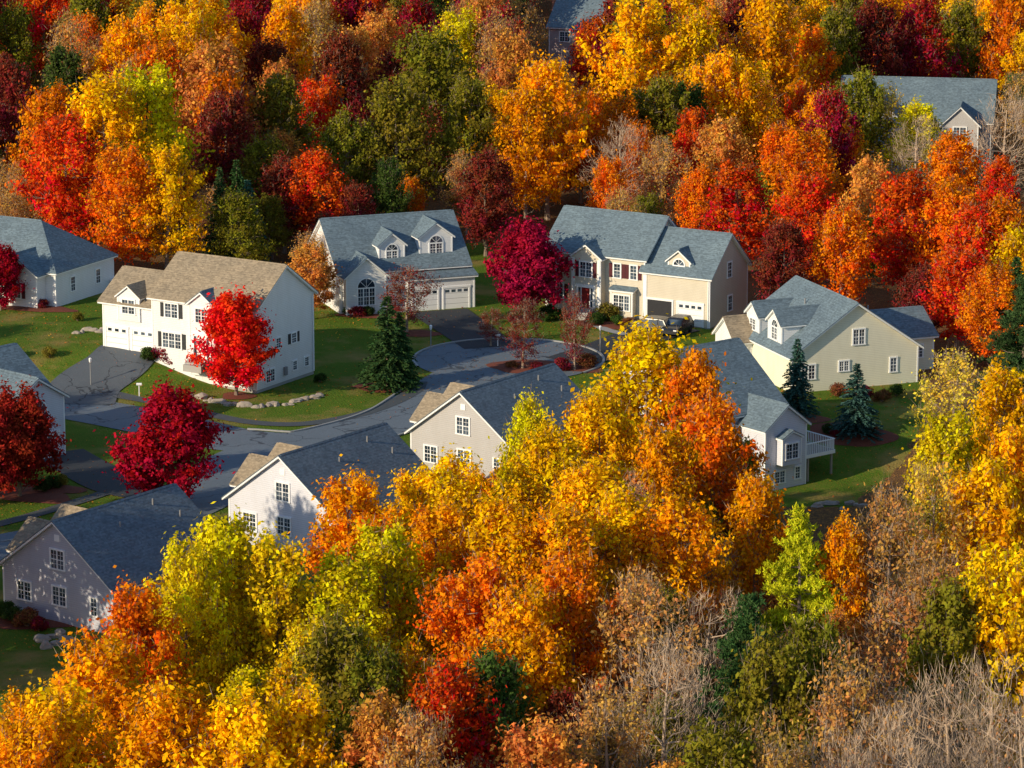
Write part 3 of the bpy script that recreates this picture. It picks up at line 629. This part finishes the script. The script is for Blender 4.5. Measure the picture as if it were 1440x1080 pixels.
yt(312,372,10.5,5,'U'); yt(350,380,9.8,5.6,'S'); yt(335,366,11,5,'U'); yt(1425,520,11,6,'U')
PAL['b1']=(.05,.09,.02); PAL['b2']=(.25,.02,.03); PAL['b3']=(.22,.20,.03); PAL['b4']=(.25,.10,.04)
SH=(BUS,1.3,1.,'shrub')
def shrub(c,r,s,p): x,y=S(c,r); plant(x,y,s*1.15,s*1.9,p,SH,'shrub')
for c,r,s,p in[(232,512,1.5,'b2'),(246,516,1.4,'b2'),(210,510,1.2,'b1'),(260,518,1.7,'b3'),(300,528,1.2,'b1'),(320,532,1.1,'b2'),(490,445,.9,'b1'),(503,448,1,'b2'),(518,447,.9,'b1'),(842,456,1,'b1'),(856,452,1.6,'b3'),(838,460,1,'b1'),(870,460,1,'b1'),(884,464,1,'b4'),(900,466,.9,'b2'),(20,880,1.2,'b1'),(38,885,1.3,'b4'),(55,890,1,'b2'),(8,872,1.1,'b1'),(45,434,.9,'b1'),(60,437,.9,'b2'),(30,430,.9,'b1'),(1180,560,1.1,'b4'),(1215,565,1.2,'b2'),(1240,568,1.1,'b4'),(1260,560,1,'b1'),(1165,612,.8,'b1'),(1175,617,.7,'b2'),(1225,612,.8,'b4'),(790,524,1.2,'b2'),(825,520,1.3,'b4'),(720,522,.8,'b4'),(755,524,.8,'b2'),(75,690,1,'b1'),(60,694,1,'b1'),(85,688,1,'b3'),(110,455,.8,'b3'),(70,505,.9,'b3'),(765,455,.9,'b1'),(770,448,1.2,'b1'),(785,452,1,'b1'),(20,506,.9,'b1'),(450,540,.8,'b1')]: shrub(c,r,s,p)
# ---------------------------------------------------------------- feature woodland trees (image column, crown-top row, height, width, kind)
T="""60 -20 18 11 R;110 50 17 9 T;20 110 17 9 D;175 55 18 10 G;265 25 20 11 Y;230 85 18 10 O;305 85 19 11 K;400 25 18 9 G;345 35 16 8 C;440 5 17 9 T;395 115 16 9 V;480 55 17 9 D;150 135 19 12 Y;205 125 19 12 L;78 155 17 10 O;100 195 16 10 R;310 125 16 9 O;180 235 14 9 O;235 235 14 9 Y;450 215 12 8 R;400 225 11 8 D;372 200 12 8 V;610 45 20 14 V;560 110 18 11 V;660 115 17 10 V;700 15 17 10 C;645 15 17 9 L;590 5 16 9 C;535 15 17 9 K;725 45 18 9 K;770 90 19 11 G;740 130 16 9 G;843 65 15 7 C;828 30 15 8 R;890 0 22 14 Y;965 20 20 11 Y;1080 -10 22 12 G;1010 75 18 10 G;1050 85 17 9 Y;930 110 16 9 V;683 215 12 8 D;870 175 13 9 B;930 195 12 7 T;1020 170 13 8 K;1040 228 13 9 R;1130 190 14 9 O;1140 245 13 9 R;1230 5 18 10 D;1295 0 18 10 C;1170 10 18 9 V;1210 105 15 8 V;1245 125 13 8 W;1290 150 12 8 L;1420 -20 20 10 O;1335 185 13 9 O;1220 225 13 8 K;1270 245 14 9 R;1335 255 14 9 O;1365 285 13 8 R;1400 285 13 8 O;1430 320 13 8 Y;1345 350 11 8 R;1395 380 10 7 O;1300 375 8 6 D;1100 310 11 7 D;1185 295 12 8 O;1340 485 11 9 W;1405 515 14 9 Y;1435 395 14 8 P;1320 575 12 8 L;1425 590 15 9 G;1375 635 14 9 Y;1250 670 13 8 T;1305 650 13 8 W;1405 755 15 9 Y;1180 725 10 5 G;1120 710 14 7 Q;1300 755 14 9 T;1340 800 13 8 V;1400 910 13 9 B;1250 980 12 9 B;1330 925 12 9 B;1440 960 12 9 B;1180 1010 11 8 B;900 462 17 11 Y;970 487 16 8 O;840 545 15 9 Y;1000 560 14 9 O;1060 665 12 7 G;935 595 14 8 G;740 560 14 6 L;765 600 14 8 Y;640 640 13 8 Y;590 655 12 7 Y;830 640 14 9 Y;700 700 14 9 Y;620 700 13 8 G;785 710 14 9 G;865 690 13 8 Y;955 700 13 8 G;497 662 13 8 G;545 735 13 8 L;475 785 12 8 L;320 718 15 9 L;262 765 14 7 L;385 750 14 8 L;190 815 13 7 O;150 885 13 9 G;80 955 13 9 Y;40 1000 12 8 G;250 955 13 9 G;340 960 13 9 Y;425 965 12 8 Y;480 870 13 8 V;520 900 12 7 V;640 925 12 8 R;695 910 12 7 N;740 815 13 8 G;805 775 14 8 O;680 780 13 8 O;900 790 14 9 T;985 820 13 9 B;1050 830 14 8 P;935 895 13 8 B;860 950 12 8 T;1085 880 13 8 V;1150 855 13 8 V;1205 900 13 8 T;600 1000 12 8 T;540 975 12 8 K;755 1000 11 8 K;1000 1000 12 8 V;1100 1000 12 8 T;575 905 11 6 G;440 345 8 6 K"""
def topsite(c,top,h):
    e=(top+h*8.012)/(1-.011748*h); x,y=site(c,e,0); return x,y
for t in T.split(';'):
    c,top,h,w,p=t.split(); h=float(h); x,y=topsite(float(c),float(top),h)
    z=hgt(x,y) if y<0 else 0
    plant(x,y,h-z*.9,float(w),p)
x,y=topsite(1408,135,15); plant(x,y,15,11,'B'); x,y=topsite(1285,165,12); plant(x,y,12,7,'B')
# fill woodland behind the houses
wood=bpy.data.objects.new('distant_woodland',None); COL.objects.link(wood)
def near(x,y,k):
    for a,b_,w in placed:
        if (a-x)**2+(b_-y)**2<(k)**2: return True
    return False
HC=[(o.location.x+math.cos(o.rotation_euler.z)*8-math.sin(o.rotation_euler.z)*5,o.location.y+math.sin(o.rotation_euler.z)*8+math.cos(o.rotation_euler.z)*5) for o in bpy.data.objects if o.type=='EMPTY' and 'house' in o.name or o.name=='shingle_roof_cottage']
def proj(x,y,z):
    dy=y-CAMY; dz=z-CAMH; f=dy*.97348-dz*.22877; u=dy*.22877+dz*.97348
    return 720+5200*x/f,540-5200*u/f
n=0
for i in range(6000):
    x=random.uniform(-95,95); y=random.uniform(42,300)
    if abs(x)>45+ .145*(y+342)*.9: continue
    if inpoly(x,y,yard) : continue
    k=4.4 if y<100 else 6.2
    if near(x,y,k) or min((a-x)**2+(b_-y)**2 for a,b_ in HC)<130: continue
    h=random.uniform(7,11) if y<75 else random.uniform(11,15) if y<130 else random.uniform(14,18)
    cx,ty=proj(x,y,h)
    if y<260 and y>75 and any(abs(cx-q[0])<q[2] and ty<q[1] and y<q[3] for q in((1300,180,110,145),(790,45,50,262),(30,270,50,118))): continue
    p=random.choice('VVDTOROKGDNGYYC' if y>75 else 'VDTTVORNK')
    plant(x,y,h,h*random.uniform(.5,.65),p,parent=wood); n+=1
    if n>380: break
# foreground fill
lim=[(-50,960),(60,940),(150,880),(200,820),(300,745),(420,800),(440,710),(560,690),(620,650),(760,590),(850,500),(950,480),(1040,560),(1075,690),(1200,745),(1260,690),(1300,600),(1500,520)]
def limit(c):
    for (a,b_),(d,e) in zip(lim,lim[1:]):
        if a<=c<=d: return b_+(e-b_)*(c-a)/(d-a)
    return 960
n=0
for i in range(5000):
    x=random.uniform(-62,75); y=random.uniform(-150,15)
    h=random.uniform(5,11); cx,ty=proj(x,y,h+hgt(x,y))
    if ty<limit(cx)+25 or cx<-80 or cx>1550 or ty>1120: continue
    if inpoly(x,y,yard) or near(x,y,3.3) or min((a-x)**2+(b_-y)**2 for a,b_ in HC)<100: continue
    p=random.choice('VTVBTVKG' if cx>850 else 'GYYOGLYO')
    if cx>560 and ty>880: p=random.choice('BTVTVTTDK')
    if cx>1120 and ty>900: p=random.choice('BBBTB')
    plant(x,y,h,h*random.uniform(.55,.75),p,jit=.95); n+=1
    if n>150: break
# off-frame neighbours to the left (they shade the near gables)
for x,y,h in((-48,-82,19),(-50,-91,18),(-46,-99,17),(-54,-73,18),(-62,-84,17),(-62,-106,16),(-64,-70,18),(-68,-58,16),(-75,-40,17),(-70,-30,15),(-78,-8,16),(-80,14,16),(-66,-48,15)): plant(x,y,h,10,random.choice('GOYR'))
# fallen leaves
rng=np.random.default_rng(5); P=[]
tp=[(a,b_) for a,b_,w in placed if -90<b_<60]
while len(P)<9000:
    a=tp[rng.integers(len(tp))]; x=a[0]+rng.normal()*6; y=a[1]+rng.normal()*6
    if inpoly(x,y,yard): P.append((x,y,hgt(x,y)+.07))
P=np.array(P); nn=unit(rng.normal(size=P.shape)*.3+np.array([0,0,1.])); q=quads(P,nn,rng.uniform(.05,.12,len(P)),.7,rng)
me=finish('fallen_leaves',[],[],q,rng.uniform(0,1,len(P)),rng.uniform(0,1,len(P)),BARK,LEAF); o=bpy.data.objects.new('fallen_leaves',me); o.color=(.5,.2,.03,1); COL.objects.link(o)
# ---------------------------------------------------------------- car
def car(c,r,rot,col):
    x,y=S(c,r); paint=simple('car_paint',col,.25,.03,1,.6); gl=M['glass']; tire=simple('tire',(.02,.02,.02),.9)
    e=bpy.data.objects.new('parked_car',None); COL.objects.link(e); e.location=(x,y,hgt(x,y)+.1); e.rotation_euler=(0,0,RAD(rot))
    prof=[(-2.25,.35),(-2.3,.75),(-2.2,1.0),(-2.05,1.1),(-1.75,1.62),(-1.2,1.7),(.2,1.68),(.55,1.55),(1.1,1.08),(2.0,.95),(2.25,.75),(2.28,.4)]
    V=[];F=[]; n=len(prof)
    for s_ in(-1,-.9,.9,1):
        for a,b_ in prof:
            w=.93 if b_<1.1 else .93-(b_-1.08)*.28; k=abs(s_)
            V.append((a*(1 if k<1 else .985),s_*w/.99,b_-(0 if k<1 else .05)))
    for j in range(3):
        for i in range(n): F.append((j*n+i,j*n+(i+1)%n,(j+1)*n+(i+1)%n,(j+1)*n+i))
    F+=[tuple(range(n-1,-1,-1)),tuple(3*n+i for i in range(n))]
    mkobj('body',V,F,[paint],parent=e)
    V=[];F=[]
    for s_ in(-1,1):
        for a0,a1,t0,t1 in((-1.85,-1.2,-1.6,-1.15),(-1.1,-.1,-1.08,-.12),(0,1.0,0,.5)):
            b=len(V); V+=[(a0,s_*.945,1.12),(a1,s_*.945,1.12),(t1,s_*.83,1.56),(t0,s_*.83,1.56)]; F.append((b,b+1,b+2,b+3))
    b=len(V); V+=[(1.1,-.8,1.12),(1.1,.8,1.12),(.6,.7,1.55),(.6,-.7,1.55)]; F.append((b,b+1,b+2,b+3))
    b=len(V); V+=[(-2.07,-.8,1.14),(-2.07,.8,1.14),(-1.8,.7,1.58),(-1.8,-.7,1.58)]; F.append((b,b+1,b+2,b+3))
    mkobj('car_windows',V,F,[gl],parent=e)
    V=[];F=[]
    for a in(-1.4,1.4):
        for s_ in(-1,1):
            b=len(V); tube(V,F,[(a,s_*.72,.34),(a,s_*.96,.34)],[.34,.34],14); F.append(tuple(range(b+14,b+28))); F.append(tuple(range(b+13,b-1,-1)))
    mkobj('wheels',[tuple(v) for v in V],F,[tire],parent=e)
    V=[];F=[]
    for s_ in(-.7,.7):
        for a in(2.29,-2.31):
            b=len(V); V+=[(a,s_-.17,.72),(a,s_+.17,.72),(a,s_+.17,.86),(a,s_-.17,.86)]; F.append((b,b+1,b+2,b+3))
    mkobj('car_lights',V,F,[M['trim']],parent=e)
car(952,473,-115,(.02,.022,.028)); car(915,472,155,(.015,.016,.02))
# lamp post & mailboxes
def post(c,r,name,kind):
    x,y=S(c,r); e=bpy.data.objects.new(name,None); COL.objects.link(e); e.location=(x,y,hgt(x,y))
    V=[];F=[]; H_=2.2 if kind=='lamp' else 1.1; tube(V,F,[(0,0,-.2),(0,0,H_)],[.05,.05],8); mkobj('post',[tuple(v) for v in V],F,[M['trim'] if kind!='lamp' else M['metal']],parent=e)
    V=[];F=[]
    if kind=='lamp':
        tube(V,F,[(0,0,H_),(0,0,H_+.1),(0,0,H_+.4),(0,0,H_+.5)],[.06,.12,.16,.02],6)
    else: tube(V,F,[(-.25,0,1.15),(.25,0,1.15)],[.13,.13],8); F+=[tuple(range(8)),tuple(range(8,16))]
    mkobj('lantern' if kind=='lamp' else 'letter_box',[tuple(v) for v in V],F,[M['trim']],parent=e)
post(606,497,'lamp_post','lamp'); post(196,560,'mailbox','m'); post(700,490,'mailbox','m'); post(844,498,'lamp_post','lamp'); post(128,545,'lamp_post','lamp')
# ---------------------------------------------------------------- light & camera
az,el=RAD(216),RAD(20)
sd=Vector((math.cos(el)*math.cos(az),math.cos(el)*math.sin(az),math.sin(el)))
l=bpy.data.lights.new('sun','SUN'); l.energy=5; l.angle=RAD(.5); l.color=(1,.84,.58); so=bpy.data.objects.new('sun',l); COL.objects.link(so); so.rotation_euler=sd.to_track_quat('Z','Y').to_euler()
w=bpy.data.worlds.new('World'); sc.world=w; w.use_nodes=True; nt=w.node_tree; sk=nt.nodes.new('ShaderNodeTexSky'); sk.sky_type='NISHITA'; sk.sun_disc=False
sk.sun_elevation=el; sk.sun_rotation=math.atan2(sd.x,sd.y)%(2*math.pi); sk.dust_density=.3; sk.ozone_density=3; sk.air_density=1.3
nt.links.new(sk.outputs[0],nt.nodes['Background'].inputs[0]); nt.nodes['Background'].inputs[1].default_value=.145
cam=bpy.data.cameras.new('camera'); cam.lens=130; cam.sensor_width=36; cam.clip_end=6000; cam.clip_start=1
co=bpy.data.objects.new('camera',cam); COL.objects.link(co); co.location=(0,CAMY,CAMH); co.rotation_euler=(RAD(90-13.225),0,0); sc.camera=co
sc.view_settings.view_transform='Standard'; sc.view_settings.look='None'; sc.view_settings.exposure=0
